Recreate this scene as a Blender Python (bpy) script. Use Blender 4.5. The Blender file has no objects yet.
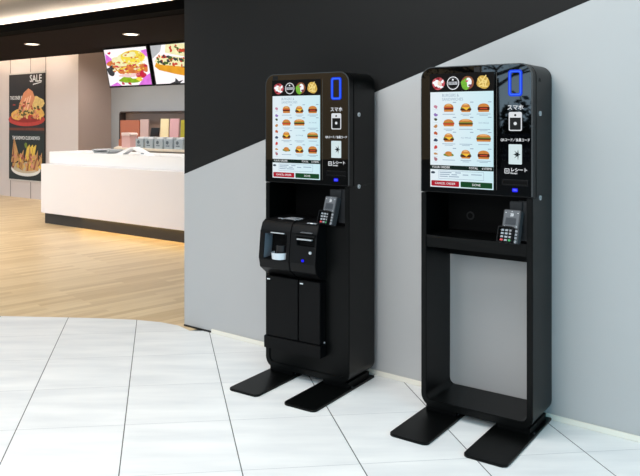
import bpy, bmesh, math, random
from math import sin, cos, pi, radians
from mathutils import Vector, Matrix
random.seed(7)
S = bpy.context.scene
COL = S.collection
S.view_settings.view_transform = 'Standard'
S.view_settings.look = 'None'
S.view_settings.gamma = 1
S.view_settings.exposure = 0.0
S.view_settings.use_curve_mapping = False

# ------------------------------------------------------------------ materials
def lin(c):
    c = c / 255.0
    return c / 12.92 if c <= .04045 else ((c + .055) / 1.055) ** 2.4
def rgb(r, g, b): return (lin(r), lin(g), lin(b), 1)
MATS = {}
def mat(name, col, rough=.5, metal=0, emit=0, ior=1.45, noise=0, nscale=20, bump=0, trans=0, alpha=1, spec=.5):
    if name in MATS: return MATS[name]
    m = bpy.data.materials.new(name); m.use_nodes = True
    nt = m.node_tree; b = nt.nodes['Principled BSDF']
    c = rgb(*col)
    b.inputs['Base Color'].default_value = c
    b.inputs['Roughness'].default_value = rough
    b.inputs['Metallic'].default_value = metal
    b.inputs['IOR'].default_value = ior
    b.inputs['Transmission Weight'].default_value = trans
    b.inputs['Alpha'].default_value = alpha
    b.inputs['Specular IOR Level'].default_value = spec
    if emit:
        b.inputs['Emission Color'].default_value = c
        b.inputs['Emission Strength'].default_value = emit
        b.inputs['Base Color'].default_value = (0, 0, 0, 1)
        b.inputs['Specular IOR Level'].default_value = .1
    if noise or bump:
        tc = nt.nodes.new('ShaderNodeTexCoord'); n = nt.nodes.new('ShaderNodeTexNoise')
        n.inputs['Scale'].default_value = nscale; n.inputs['Detail'].default_value = 6
        nt.links.new(tc.outputs['Object'], n.inputs['Vector'])
        if noise:
            mx = nt.nodes.new('ShaderNodeMix'); mx.data_type = 'RGBA'
            k = 1 - noise
            mx.inputs[6].default_value = (c[0] * k, c[1] * k, c[2] * k, 1)
            mx.inputs[7].default_value = (min(1, c[0] * (1 + noise)), min(1, c[1] * (1 + noise)), min(1, c[2] * (1 + noise)), 1)
            nt.links.new(n.outputs['Fac'], mx.inputs[0])
            nt.links.new(mx.outputs[2], b.inputs['Emission Color' if emit else 'Base Color'])
        if bump:
            bp = nt.nodes.new('ShaderNodeBump'); bp.inputs['Strength'].default_value = bump; bp.inputs['Distance'].default_value = .002
            nt.links.new(n.outputs['Fac'], bp.inputs['Height']); nt.links.new(bp.outputs['Normal'], b.inputs['Normal'])
    MATS[name] = m
    return m
def glow(name, col, k=1.0, noise=0, nscale=40): return mat(name, col, emit=k, rough=.6, noise=noise, nscale=nscale)
def paint(name, col, noise=0, nscale=40): return mat(name, col, rough=.6, noise=noise, nscale=nscale)

# ------------------------------------------------------------------ mesh builder
class MB:
    def __init__(s): s.v = []; s.f = []; s.m = []; s.mats = []
    def mi(s, m):
        if m not in s.mats: s.mats.append(m)
        return s.mats.index(m)
    def add(s, vs, fs, m):
        o = len(s.v); k = s.mi(m); s.v += [tuple(p) for p in vs]
        for f in fs: s.f.append([i + o for i in f]); s.m.append(k)
        return s
    def box(s, x0, x1, y0, y1, z0, z1, m):
        vs = [(x, y, z) for x in (x0, x1) for y in (y0, y1) for z in (z0, z1)]
        return s.add(vs, [(0, 1, 3, 2), (4, 6, 7, 5), (0, 4, 5, 1), (2, 3, 7, 6), (0, 2, 6, 4), (1, 5, 7, 3)], m)
    def prism(s, pts, y0, y1, m, axis='y', skip=()):
        n = len(pts)
        P = {'y': lambda a, b, t: (a, t, b), 'z': lambda a, b, t: (a, b, t), 'x': lambda a, b, t: (t, a, b)}[axis]
        vs = [P(a, b, y0) for a, b in pts] + [P(a, b, y1) for a, b in pts]
        fs = [tuple(range(n)), tuple(range(2 * n - 1, n - 1, -1))]
        fs += [(i, (i + 1) % n, n + (i + 1) % n, n + i) for i in range(n) if i not in skip]
        return s.add(vs, fs, m)
    def strip(s, outer, inner, y0, y1, m, closed=True):      # ring (or open band) between two outlines
        n = len(outer)
        vs = [(a, y, b) for y in (y0, y1) for ring in (outer, inner) for a, b in ring]
        fs = []
        for i in range(n if closed else n - 1):
            j = (i + 1) % n
            for (A, B) in ((0, n), (2 * n + n, 2 * n), (2 * n, 0), (n, 3 * n)):
                fs.append((A + i, A + j, B + j, B + i))
        if not closed:
            for i in (0, n - 1): fs.append((i, n + i, 3 * n + i, 2 * n + i))
        return s.add(vs, fs, m)
    def flat(s, pts, y, m): return s.add([(a, y, b) for a, b in pts], [tuple(range(len(pts)))], m)
    def rect(s, x0, x1, z0, z1, y, m): return s.flat([(x0, z0), (x1, z0), (x1, z1), (x0, z1)], y, m)
    def cyl(s, c, r, h, m, axis='z', n=24, r2=None, a0=0, a1=2 * pi):
        r2 = r if r2 is None else r2
        P = {'y': lambda a, b, t: (c[0] + a, c[1] + t, c[2] + b), 'z': lambda a, b, t: (c[0] + a, c[1] + b, c[2] + t), 'x': lambda a, b, t: (c[0] + t, c[1] + a, c[2] + b)}[axis]
        full = abs(a1 - a0 - 2 * pi) < 1e-6
        an = [a0 + (a1 - a0) * i / (n if full else n - 1) for i in range(n)]
        vs = [P(r * cos(t), r * sin(t), 0) for t in an] + [P(r2 * cos(t), r2 * sin(t), h) for t in an]
        fs = [(i, (i + 1) % n, n + (i + 1) % n, n + i) for i in range(n if full else n - 1)]
        if full: fs += [tuple(range(n - 1, -1, -1)), tuple(range(n, 2 * n))]
        return s.add(vs, fs, m)
    def tube(s, p, q, r0, r1, m, n=8):
        p, q = Vector(p), Vector(q); d = (q - p).normalized()
        a = d.orthogonal().normalized(); b = d.cross(a)
        vs = [p + r0 * (cos(2 * pi * i / n) * a + sin(2 * pi * i / n) * b) for i in range(n)] + [q + r1 * (cos(2 * pi * i / n) * a + sin(2 * pi * i / n) * b) for i in range(n)]
        return s.add(vs, [(i, (i + 1) % n, n + (i + 1) % n, n + i) for i in range(n)] + [tuple(range(n - 1, -1, -1)), tuple(range(n, 2 * n))], m)
    def text(s, body, x, z, size, y, m, align='LEFT', sx=1, bold=0):
        c = bpy.data.curves.new('t', 'FONT'); c.body = body; c.size = size; c.align_x = align; c.align_y = 'CENTER'; c.resolution_u = 2; c.offset = bold
        o = bpy.data.objects.new('t', c); COL.objects.link(o)
        dg = bpy.context.evaluated_depsgraph_get(); ev = o.evaluated_get(dg); me = ev.to_mesh()
        s.add([(x + v.co.x * sx, y, z + v.co.y) for v in me.vertices], [tuple(p.vertices) for p in me.polygons], m)
        ev.to_mesh_clear(); bpy.data.objects.remove(o); bpy.data.curves.remove(c)
        return s
    def build(s, name, parent=None, bevel=0, seg=2, smooth=False, xf=None, ang=35):
        me = bpy.data.meshes.new(name); me.from_pydata(s.v, [], s.f)
        for m in s.mats: me.materials.append(m)
        for p, k in zip(me.polygons, s.m): p.material_index = k
        bm = bmesh.new(); bm.from_mesh(me)
        bmesh.ops.remove_doubles(bm, verts=bm.verts, dist=1e-5) if bevel else None
        bmesh.ops.recalc_face_normals(bm, faces=bm.faces)
        if bevel:
            es = [e for e in bm.edges if len(e.link_faces) == 2 and e.calc_face_angle(0) > radians(ang)]
            bmesh.ops.bevel(bm, geom=es, offset=bevel, segments=seg, affect='EDGES', clamp_overlap=True)
        if xf: bmesh.ops.transform(bm, matrix=xf, verts=bm.verts)
        bm.to_mesh(me); bm.free()
        if smooth:
            me.shade_smooth(); me.set_sharp_from_angle(angle=radians(38))
        o = bpy.data.objects.new(name, me); COL.objects.link(o)
        if parent: o.parent = parent
        return o
def thing(name, label, cat, loc, rz=0, group=None):
    o = bpy.data.objects.new(name, None); COL.objects.link(o); o.empty_display_size = .1
    o.location = loc; o.rotation_euler = (0, 0, rz)
    return tag(o, label, cat, group)
def tag(o, label, cat, group=None):
    o['label'] = label; o['category'] = cat
    if group: o['group'] = group
    return o
def struct(o): o['kind'] = 'structure'; return o

def rrect(x0, x1, z0, z1, r, n=7, corners=(1, 1, 1, 1)):     # corners: BL, BR, TR, TL ; always the same point count
    out = []
    for (cx, cz, a, k) in ((x0, z0, pi, 0), (x1, z0, 1.5 * pi, 1), (x1, z1, 0, 2), (x0, z1, .5 * pi, 3)):
        rr = r if corners[k] else 1e-4
        ox = cx + (rr if k in (0, 3) else -rr); oz = cz + (rr if k in (0, 1) else -rr)
        out += [(ox + rr * cos(a + .5 * pi * i / (n - 1)), oz + rr * sin(a + .5 * pi * i / (n - 1))) for i in range(n)]
    return out
def ell(cx, cz, rx, rz, n=20, a0=0, a1=2 * pi): return [(cx + rx * cos(a0 + (a1 - a0) * i / n), cz + rz * sin(a0 + (a1 - a0) * i / n)) for i in range(n + (0 if abs(a1 - a0 - 2 * pi) < 1e-6 else 1))]
def blob(cx, cz, rx, rz, seed=0, irr=.15, n=22):
    R = random.Random(seed); ph = [R.uniform(0, 6.28) for _ in range(4)]
    out = []
    for i in range(n):
        t = 2 * pi * i / n
        k = 1 + irr * sum(sin((q + 2) * t + ph[q]) / (1 + .5 * q) for q in range(4)) * .6
        out.append((cx + rx * k * cos(t), cz + rz * k * sin(t)))
    return out

# ------------------------------------------------------------------ palette
BLACK = mat('black_satin_powder_coat', (3, 4, 4), .38, spec=.2, bump=.05, nscale=600)
BLACK2 = mat('black_matt_plastic', (4, 4, 5), .42, spec=.22)
DARK = mat('inner_black', (3, 3, 3), .6, spec=.15)
GLASS = mat('black_glass', (3, 3, 3), .02, ior=2.25)
GREYP = mat('grey_plastic', (92, 94, 98), .45)
DGREY = mat('dark_grey_plastic', (52, 53, 56), .45)
STEEL = mat('brushed_lock_steel', (215, 220, 225), .3, metal=.6)
WHITE = mat('white_print', (235, 238, 240), .6)
RIM = mat('grey_edge_trim', (70, 72, 73), .35, metal=.5)

# ------------------------------------------------------------------ world, camera
w = bpy.data.worlds.new('sky'); S.world = w; w.use_nodes = True
nt = w.node_tree; bg = nt.nodes['Background']
tc = nt.nodes.new('ShaderNodeTexCoord'); sx = nt.nodes.new('ShaderNodeSeparateXYZ'); cr = nt.nodes.new('ShaderNodeValToRGB')
nt.links.new(tc.outputs['Generated'], sx.inputs[0]); nt.links.new(sx.outputs['Z'], cr.inputs[0]); nt.links.new(cr.outputs[0], bg.inputs[0])
cr.color_ramp.elements[0].position = 0; cr.color_ramp.elements[0].color = (1.1, 1.55, 1.9, 1)
k_ = cr.color_ramp.elements.new(.16); k_.color = (.5, .62, .7, 1)
cr.color_ramp.elements[1].position = .6; cr.color_ramp.elements[1].color = (.34, .52, .68, 1)
bg.inputs['Strength'].default_value = .62

cam = bpy.data.cameras.new('camera'); co = bpy.data.objects.new('camera', cam); COL.objects.link(co)
co.location = (0, 0, 1.5); co.rotation_euler = (pi / 2, 0, 0)
cam.sensor_width = 36; cam.lens = 727.77 / 640 * 36; cam.shift_y = -(238 - 120.79) / 640
cam.clip_start = .05; cam.clip_end = 200
S.camera = co

# ------------------------------------------------------------------ floor
def floor_nodes_tile():
    m = bpy.data.materials.new('pale_porcelain_tile'); m.use_nodes = True
    nt = m.node_tree; N = nt.nodes.new; L = nt.links.new; b = nt.nodes['Principled BSDF']
    geo = N('ShaderNodeTexCoord')
    def axis(nx, ny, off, sp):
        d = N('ShaderNodeVectorMath'); d.operation = 'DOT_PRODUCT'; d.inputs[1].default_value = (nx, ny, 0); L(geo.outputs['Object'], d.inputs[0])
        a = N('ShaderNodeMath'); a.operation = 'SUBTRACT'; a.inputs[1].default_value = off; L(d.outputs['Value'], a.inputs[0])
        q = N('ShaderNodeMath'); q.operation = 'DIVIDE'; q.inputs[1].default_value = sp; L(a.outputs[0], q.inputs[0])
        return q.outputs[0]
    def line(val, sp, wd):
        p = N('ShaderNodeMath'); p.operation = 'PINGPONG'; p.inputs[1].default_value = .5; L(val, p.inputs[0])
        c = N('ShaderNodeMath'); c.operation = 'LESS_THAN'; c.inputs[1].default_value = wd / sp / 2; L(p.outputs[0], c.inputs[0]); return c.outputs[0]
    t1 = radians(12.4); t2 = radians(6.4)
    A = axis(cos(t1), sin(t1), JA, .5125); B = axis(-sin(t2), cos(t2), JB, .533)
    la = line(A, .5125, .0048); lb = line(B, .533, .0035)
    fa = N('ShaderNodeMath'); fa.operation = 'FLOOR'; L(A, fa.inputs[0]); fb = N('ShaderNodeMath'); fb.operation = 'FLOOR'; L(B, fb.inputs[0])
    cv = N('ShaderNodeCombineXYZ'); L(fa.outputs[0], cv.inputs[0]); L(fb.outputs[0], cv.inputs[1])
    wn = N('ShaderNodeTexWhiteNoise'); wn.noise_dimensions = '2D'; L(cv.outputs[0], wn.inputs['Vector'])
    # streaky marble cloud, running across
    mp = N('ShaderNodeMapping'); mp.inputs['Scale'].default_value = (1.2, 6, 1); mp.inputs['Rotation'].default_value = (0, 0, -t2)
    L(geo.outputs['Object'], mp.inputs[0])
    ad = N('ShaderNodeVectorMath'); ad.operation = 'ADD'; L(mp.outputs[0], ad.inputs[0])
    sc = N('ShaderNodeVectorMath'); sc.operation = 'SCALE'; sc.inputs['Scale'].default_value = 7; L(wn.outputs['Color'], sc.inputs[0]); L(sc.outputs[0], ad.inputs[1])
    ns = N('ShaderNodeTexNoise'); ns.inputs['Scale'].default_value = 1.6; ns.inputs['Detail'].default_value = 7; L(ad.outputs[0], ns.inputs['Vector'])
    r = N('ShaderNodeValToRGB'); L(ns.outputs['Fac'], r.inputs[0])
    r.color_ramp.elements[0].position = .3; r.color_ramp.elements[0].color = rgb(222, 224, 225)
    r.color_ramp.elements[1].position = .7; r.color_ramp.elements[1].color = rgb(240, 241, 240)
    m1 = N('ShaderNodeMix'); m1.data_type = 'RGBA'; L(lb, m1.inputs[0]); L(r.outputs[0], m1.inputs[6]); m1.inputs[7].default_value = rgb(186, 189, 192)
    m2 = N('ShaderNodeMix'); m2.data_type = 'RGBA'; L(la, m2.inputs[0]); L(m1.outputs[2], m2.inputs[6]); m2.inputs[7].default_value = rgb(70, 70, 72)
    L(m2.outputs[2], b.inputs['Base Color'])
    b.inputs['Roughness'].default_value = .38
    return m
def onaxis(x, y, nx, ny): return x * nx + y * ny
JA = onaxis(-.325, 3.073, cos(radians(12.4)), sin(radians(12.4)))
JB = onaxis(-1.0, 4.122, -sin(radians(6.4)), cos(radians(6.4)))
TILE = floor_nodes_tile()

def wood_nodes():
    m = bpy.data.materials.new('oak_plank_floor'); m.use_nodes = True
    nt = m.node_tree; N = nt.nodes.new; L = nt.links.new; b = nt.nodes['Principled BSDF']
    geo = N('ShaderNodeTexCoord'); mp = N('ShaderNodeMapping'); mp.inputs['Rotation'].default_value = (0, 0, radians(-43)); L(geo.outputs['Object'], mp.inputs[0])
    br = N('ShaderNodeTexBrick'); L(mp.outputs[0], br.inputs['Vector'])
    br.inputs['Scale'].default_value = 1; br.inputs['Brick Width'].default_value = .9; br.inputs['Row Height'].default_value = .075
    br.inputs['Mortar Size'].default_value = .0012; br.inputs['Color1'].default_value = (0, 0, 0, 1); br.inputs['Color2'].default_value = (1, 1, 1, 1); br.inputs['Mortar'].default_value = (.3, .3, .3, 1)
    br.offset = .37
    m2 = N('ShaderNodeMapping'); m2.inputs['Scale'].default_value = (1.2, 22, 1); L(mp.outputs[0], m2.inputs[0])
    ns = N('ShaderNodeTexNoise'); ns.inputs['Scale'].default_value = 2.2; ns.inputs['Detail'].default_value = 8; ns.inputs['Distortion'].default_value = .6; L(m2.outputs[0], ns.inputs['Vector'])
    mx = N('ShaderNodeMix'); mx.data_type = 'FLOAT'; mx.inputs[0].default_value = .42; L(ns.outputs['Fac'], mx.inputs[2]); L(br.outputs['Color'], mx.inputs[3])
    r = N('ShaderNodeValToRGB'); L(mx.outputs[0], r.inputs[0])
    r.color_ramp.elements[0].position = .2; r.color_ramp.elements[0].color = rgb(198, 168, 122)
    r.color_ramp.elements[1].position = .8; r.color_ramp.elements[1].color = rgb(230, 206, 166)
    L(r.outputs[0], b.inputs['Base Color']); b.inputs['Roughness'].default_value = .36
    return m
WOOD = wood_nodes()
curve = [(-6.5, 5.3), (-5.2, 5.5), (-4, 5.59), (-3.2, 5.61), (-2.459, 5.592), (-1.946, 5.555), (-1.672, 5.53), (-1.398, 5.49), (-1.193, 5.425), (-1.04, 5.335), (-.93, 5.2)]
f = MB(); f.add([(x, y, 0) for x, y in curve + [(-.8, 5.3), (4.6, 1.15), (4.6, -3.5), (-6.5, -3.5)]], [tuple(range(len(curve) + 4))], TILE); struct(f.build('floor_tile'))
f = MB(); f.add([(x, y, 0) for x, y in curve + [(1.5, 5.2), (6, 10), (2, 19), (-16, 19), (-16, 5.3)]], [tuple(range(len(curve) + 5))], WOOD); struct(f.build('floor_wood'))
ASPH = mat('dark_asphalt', (30, 30, 30), .9, noise=.3, nscale=3)
struct(MB().box(-70, 30, -60, 40, -.25, -.04, ASPH).build('floor_outside'))

# ------------------------------------------------------------------ feature wall on the right (local x along the wall, local y into the wall)
WA = radians(37.788); wn = Vector((-sin(WA), -cos(WA)))
wo = Vector((-.984, 5.304)) - .014 * wn - .022 * Vector((cos(WA), -sin(WA)))
GREYW = mat('grey_wall_paint', (182, 182, 182), .45, noise=.02, nscale=2)
BLACKW = mat('black_wall_paint', (20, 20, 20), .55, spec=.25)
Lw = 5.2; Hw = 3.2; z0s, z1s = 1.11, 1.11 + .3345 * Lw
wl = MB()
wl.prism([(0, 0), (Lw, 0), (Lw, z1s), (0, z0s)], 0, .22, GREYW)
wl.prism([(0, z0s), (Lw, z1s), (Lw, Hw), (0, Hw)], 0, .22, BLACKW)
wr = wl.build('wall_right'); wr.location = (wo.x, wo.y, 0); wr.rotation_euler.z = -WA; struct(wr)
bb = MB().box(.29, Lw, -.012, 0, 0, .028, mat('cream_baseboard', (238, 234, 222), .5)).build('baseboard_right', bevel=.003); bb.location = wr.location; bb.rotation_euler.z = -WA; struct(bb)
bb = MB().box(0.0, .285, -.006, 0, 0, .012, mat('black_floor_trim', (25, 25, 25), .5)).build('trim_1'); bb.location = wr.location; bb.rotation_euler.z = -WA; struct(bb)

# ------------------------------------------------------------------ restaurant behind (frame B: a along the counter, b away from the camera)
BA = radians(36.3); bd = Vector((cos(BA), -sin(BA))); bmv = Vector((sin(BA), cos(BA))); BO = Vector((-4.0965, 10.6526))
def B(a, b, z=0): p = BO + a * bd + b * bmv; return (p.x, p.y, z)
def atB(o): o.location = B(0, 0, 0); o.rotation_euler.z = -BA; return o
CREAM = mat('cream_wall_panel', (216, 206, 204), .5)
SEAM = mat('grey_panel_seam', (150, 142, 136), .6)
TAUPE = mat('taupe_wall_paint', (176, 156, 146), .6)
GREYK = mat('grey_kitchen_wall', (162, 165, 168), .6)
SOFF = mat('dark_brown_soffit', (24, 17, 16), .9, spec=.08)
FASC = mat('black_fascia', (5, 5, 5), .9, spec=.05)
CEIL = mat('white_ceiling', (226, 219, 214), .7)
wl = MB().box(-9, -1.70, 1.85, 2.1, 0, 3.0, CREAM)
for a in (-5.9, -5.2, -4.55, -3.9, -3.2, -2.7): wl.box(a - .012, a + .012, 1.847, 1.86, .0, 3.0, SEAM)
struct(atB(wl.build('wall_left')))
struct(atB(MB().box(-1.90, -1.69, 1.852, 2.75, 0, 3.0, TAUPE).build('wall_side')))
struct(atB(MB().box(-1.69, 6.5, 2.57, 2.75, 0, 3.0, GREYK).build('wall_back')))
sf = MB().box(-9, 6.5, -1.20, 1.13, 2.6, 2.70, FASC); sf.box(-9, 6.5, -.98, 1.131, 2.594, 2.6, SOFF)
struct(atB(sf.build('ceiling_soffit')))
struct(atB(MB().box(-9, 6.5, -4.2, 2.75, 3.0, 3.12, CEIL).build('ceiling')))
WARM = glow('warm_cove_led', (255, 236, 212), 62)
struct(atB(MB().box(-9, 6.5, .02, .10, 2.70, 2.755, FASC).box(-9, 6.5, .03, .09, 2.755, 2.765, WARM).build('trim_2')))
struct(atB(MB().box(-9, -1.75, 1.02, 1.08, 2.70, 2.725, glow('warm_wall_led', (255, 236, 212), 40)).build('trim_3')))

# recessed downlights
def downlight(a, b, label):
    t = thing('downlight', label, 'ceiling light', B(a, b, 2.594), -BA, 'recessed downlights in the dark soffit')
    m = MB(); o_ = ell(0, 0, .105, .105, 28); i_ = ell(0, 0, .085, .085, 28)
    n = 28
    m.add([(x, y, z) for z in (-.008, 0) for r in (o_, i_) for x, y in r],
          [(A + i, A + (i + 1) % n, C + (i + 1) % n, C + i) for i in range(n) for A, C in ((0, n), (3 * n, 2 * n), (2 * n, 0), (n, 3 * n))], mat('downlight_trim', (190, 185, 180), .4))
    m.build('trim_ring', t, smooth=True)
    MB().cyl((0, 0, -.006), .085, .004, glow('downlight_lens', (255, 240, 222), 5), n=28).build('lens', t)
    return t
downlight(.172, -.239, 'small round recessed downlight in dark soffit, left one above the cream banner side')
downlight(2.259, -.179, 'small round recessed downlight in dark soffit, right one just above the menu screens')

# ---- counter
CW = mat('white_counter_laminate', (232, 228, 230), .35)
CT = mat('white_counter_top', (247, 246, 245), .3)
t = thing('service_counter', 'long white service counter with recessed black kick and glowing underside', 'counter', B(0, 0, 0), -BA)
MB().box(.02, 5.4, 0, .8, .16, .872, CW).build('front_panel', t, bevel=.004)
MB().box(.0, 5.4, .15, .8, .8725, 1.045, CT).build('raised_top', t, bevel=.004)
MB().box(.03, 5.4, .06, .74, 0, .16, mat('black_kick', (38, 36, 34), .45)).build('kick_board', t)
MB().box(.9, 5.4, .036, .056, .154, .16, glow('warm_kick_led', (255, 206, 110), 18)).build('light_strip', t)

# on the counter
t = thing('serving_tray', 'shallow grey tray on the left of the white counter top', 'tray', B(1.17, .33, 1.045), -BA)
gm = mat('pale_grey_tray', (176, 180, 182), .35)
MB().prism([(-.17, 0), (.14, 0), (.19, .05), (.175, .05), (.13, .012), (-.16, .012), (-.205, .05), (-.22, .05)], -.14, .14, gm).build('tray_body', t, bevel=.003)
MB().box(-.19, -.05, -.12, .1, .05, .057, mat('tray_liner', (206, 210, 212), .5)).box(-.04, .16, -.12, .1, .05, .056, gm).build('liner', t)
wp = mat('white_card', (246, 246, 247), .6)
t = thing('tent_card', 'white folded tent card standing on the white counter top beside grey tray', 'card', B(1.78, .27, 1.045), -BA)
MB().prism([(-.34, 0), (-.2, 0), (.0, .088), (0, .1), (-.03, .1)], -.05, .05, wp).build('left_flap', t)
r_ = MB().prism([(.0, .1), (0.0, .088), (.2, .0), (.35, 0), (.04, .1)], -.05, .05, wp)
r_.box(.19, .25, -.0512, -.05, .012, .03, mat('card_print', (150, 155, 160), .6)).build('right_flap', t)

# ---- menu screens: hung below the soffit, leaning forward at the top
def food_a(m, W, H, y):   # a fried chicken sandwich photograph, bright and overexposed
    e = .0006
    m.rect(0, W, 0, H, y, glow('photo_white', (255, 250, 250), 1.05))
    P = glow('photo_magenta', (232, 120, 226), 1.0, .35, 14); Y = glow('photo_yellow_bun', (255, 206, 70), 1.15, .4, 9)
    O = glow('photo_orange_crust', (236, 120, 62), 1.05, .6, 16); G = glow('photo_green_leaf', (150, 190, 40), .9, .6, 22)
    R = glow('photo_red', (214, 40, 70), .9, .3, 20); K = glow('photo_dark', (70, 70, 74), .8, .8, 24); C = glow('photo_cream', (255, 238, 180), 1.1, .3, 14)
    def c(pts): return [(min(W, max(0, x)), min(H, max(0, z))) for x, z in pts]
    m.flat([(W * .0, H * .62), (W * .02, H * .9), (W * .18, H * .72), (W * .1, H * .5)], y - e, P)
    m.flat([(W * .86, H * .9), (W, H * .93), (W, H * .72), (W * .93, H * .78)], y - e, P)
    m.flat([(W * .7, 0.0), (W, 0.0), (W, H * .3), (W * .86, H * .22)], y - e, P)
    m.flat([(0.0, H * .0), (W * .3, 0), (W * .2, H * .1)], y - e, P)
    m.flat(c(blob(W * .3, H * .62, W * .24, H * .14, 3, .2)), y - 2 * e, O)
    m.flat(c(blob(W * .36, H * .70, W * .18, H * .15, 14, .3)), y - 2.5 * e, C)
    m.flat(c(blob(W * .66, H * .74, W * .27, H * .2, 4, .06)), y - 3 * e, Y)
    m.flat(c(blob(W * .6, H * .82, W * .15, H * .07, 21, .2)), y - 3.5 * e, C)
    m.flat(c(blob(W * .5, H * .56, W * .38, H * .06, 5, .3)), y - 3 * e, C)
    m.flat(c(blob(W * .1, H * .42, W * .11, H * .12, 6, .3)), y - 3 * e, K)
    m.flat(c(blob(W * .54, H * .42, W * .33, H * .12, 7, .2)), y - 4 * e, O)
    m.flat(c(blob(W * .88, H * .46, W * .1, H * .1, 17, .3)), y - 4 * e, O)
    m.flat(c(blob(W * .52, H * .27, W * .22, H * .055, 8, .2)), y - 5 * e, glow('photo_pink', (255, 205, 200), 1.05, .2, 20))
    m.flat(c(blob(W * .8, H * .27, W * .1, H * .1, 18, .3)), y - 5 * e, R)
    m.flat(c(blob(W * .5, H * .14, W * .24, H * .08, 9, .3)), y - 4 * e, G)
    m.flat(c(blob(W * .74, H * .16, W * .08, H * .05, 19, .3)), y - 5 * e, Y)
    R_ = random.Random(12)
    for i in range(60):
        x, z = W * R_.uniform(.16, .92), H * R_.uniform(.3, .66)
        m.flat(c(blob(x, z, W * R_.uniform(.015, .05), H * R_.uniform(.012, .035), i, .4, 10)), y - (4.2 + .05 * i) * e, (O, C, Y, O, R, C)[i % 6])
    for i in range(26):
        x, z = W * R_.uniform(.46, .88), H * R_.uniform(.62, .9)
        m.flat(c(blob(x, z, W * R_.uniform(.012, .035), H * R_.uniform(.01, .025), i + 70, .4, 10)), y - (4.2 + .05 * i) * e, (C, Y, O)[i % 3])
    for (fx, fz, s_) in ((.12, .9, 1), (.34, .06, 10), (.5, .05, 12), (.93, .5, 3)): m.flat(c(blob(W * fx, H * fz, W * .035, H * .035, s_, .3)), y - 5 * e, R)
def food_b(m, W, H, y):   # a loaded hot dog photograph
    e = .0006
    m.rect(0, W, 0, H, y, glow('photo_white', (255, 250, 250), 1.05))
    def c(pts): return [(min(W, max(0, x)), min(H, max(0, z))) for x, z in pts]
    BUN = glow('photo_roll', (244, 158, 44), 1.1, .4, 7); CR = glow('photo_cream', (255, 238, 180), 1.1, .3, 14); K = glow('photo_dark', (70, 70, 74), .8, .8, 24)
    R = glow('photo_tomato', (214, 70, 52), .95, .5, 30); G = glow('photo_herb', (92, 122, 52), .8, .6, 30)
    m.flat([(0, H), (0, H * .66), (W * .2, H * .84), (W * .25, H)], y - e, glow('photo_grey', (190, 192, 194), 1, .2, 9))
    m.flat(c([(W * .3, H * .8), (W * .7, H * .66), (W, H * .6), (W, H * .98), (W * .5, H), (W * .34, H)]), y - 2 * e, CR)
    m.flat(c([(W * .03, H * .46), (W * .12, H * .36), (W * .45, H * .24), (W * .85, H * .12), (W, H * .12), (W, H * .4), (W * .5, H * .52), (W * .1, H * .62)]), y - 2 * e, BUN)
    m.flat(c([(W * .04, H * .58), (W * .16, H * .5), (W * .6, H * .42), (W, H * .3), (W, H * .55), (W * .5, H * .68), (W * .14, H * .74)]), y - 3 * e, CR)
    m.flat([(W * .3, 0), (W * .52, 0), (W * .6, H * .08), (W * .5, H * .05), (W * .44, H * .14), (W * .42, H * .05)], y - 2 * e, K)
    R_ = random.Random(5)
    for i in range(46):
        t = R_.random(); x = W * (.12 + .8 * t); z = H * (.62 - .18 * t + R_.uniform(-.1, .13))
        m.flat(c(blob(x, z, W * R_.uniform(.018, .045), H * R_.uniform(.02, .05), i, .4, 9)), y - (4 + (i % 3)) * e, (R, G, K)[i % 3])
    for i in range(30):
        t = R_.random(); x = W * (.42 + .55 * t); z = H * (.9 - .12 * t + R_.uniform(-.09, .1))
        m.flat(c(blob(x, z, W * R_.uniform(.018, .04), H * R_.uniform(.02, .05), i + 90, .4, 9)), y - (4 + (i % 3)) * e, (R, G, R)[i % 3])
def menu_screen(a0, art, label):
    W, H = 1.0, .6; tilt = Matrix.Rotation(radians(12), 4, 'X')   # the top leans out over the counter
    t = thing('menu_screen', label, 'screen', B(a0, .85, 2.0), -BA, 'menu screens hung over the counter')
    MB().box(0, W, 0, .05, 0, H, BLACK2).build('housing', t, bevel=.004, xf=tilt)
    m = MB(); art(m, W - .05, H - .05, 0); m.build('picture', t, xf=tilt @ Matrix.Translation((.025, -.003, .025)))
    for x in (.25, .75): MB().box(x - .02, x + .02, .01, .05, H, H + .02, BLACK2).build('hanger', t, xf=tilt)
    return t
menu_screen(.492, food_a, 'bright hanging menu screen with fried chicken sandwich picture, left of the pair')
menu_screen(1.535, food_b, 'bright hanging menu screen with loaded hot dog picture, right of the pair')

# ---- banner on the cream wall
t = thing('banner', 'tall black hanging banner with SALE and two sandwich pictures on cream wall', 'poster', B(-3.3, 1.83, .325), -BA)
bw, bh = .6, 2.11
MB().box(-bw, bw, -.012, .012, .03, bh - .03, mat('banner_black_print', (40, 36, 36), .5)).build('sheet', t)
for z in (0, bh - .03): MB().box(-bw - .02, bw + .02, -.02, .015, z, z + .03, mat('banner_rail', (205, 200, 196), .4)).build('rail', t, bevel=.004)
def P(n, c_, no=.3, s_=12): return paint('print_' + n, c_, no, s_)
m = MB(); y = -.0135; e = .0006
m.flat(ell(0, 1.2, .62, .13, 30), y, P('plate_red', (190, 66, 58), .2)); m.flat(ell(0, 1.24, .56, .1, 30), y - e, P('plate_rim', (150, 44, 40), .2))
m.flat(blob(-.3, 1.3, .22, .1, 2, .25), y - 2 * e, P('fries', (226, 176, 92), .4, 16)); m.flat(blob(.34, 1.34, .22, .14, 3, .25), y - 2 * e, P('fries', (226, 176, 92), .4, 16))
m.flat(blob(.3, 1.5, .22, .18, 4, .35), y - 3 * e, P('crisps', (232, 190, 120), .5, 20))
bun = [(-.3, 1.3), (-.22, 1.52), (-.08, 1.72), (.08, 1.8), (.22, 1.74), (.3, 1.62), (.2, 1.46), (.1, 1.34)]
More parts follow.
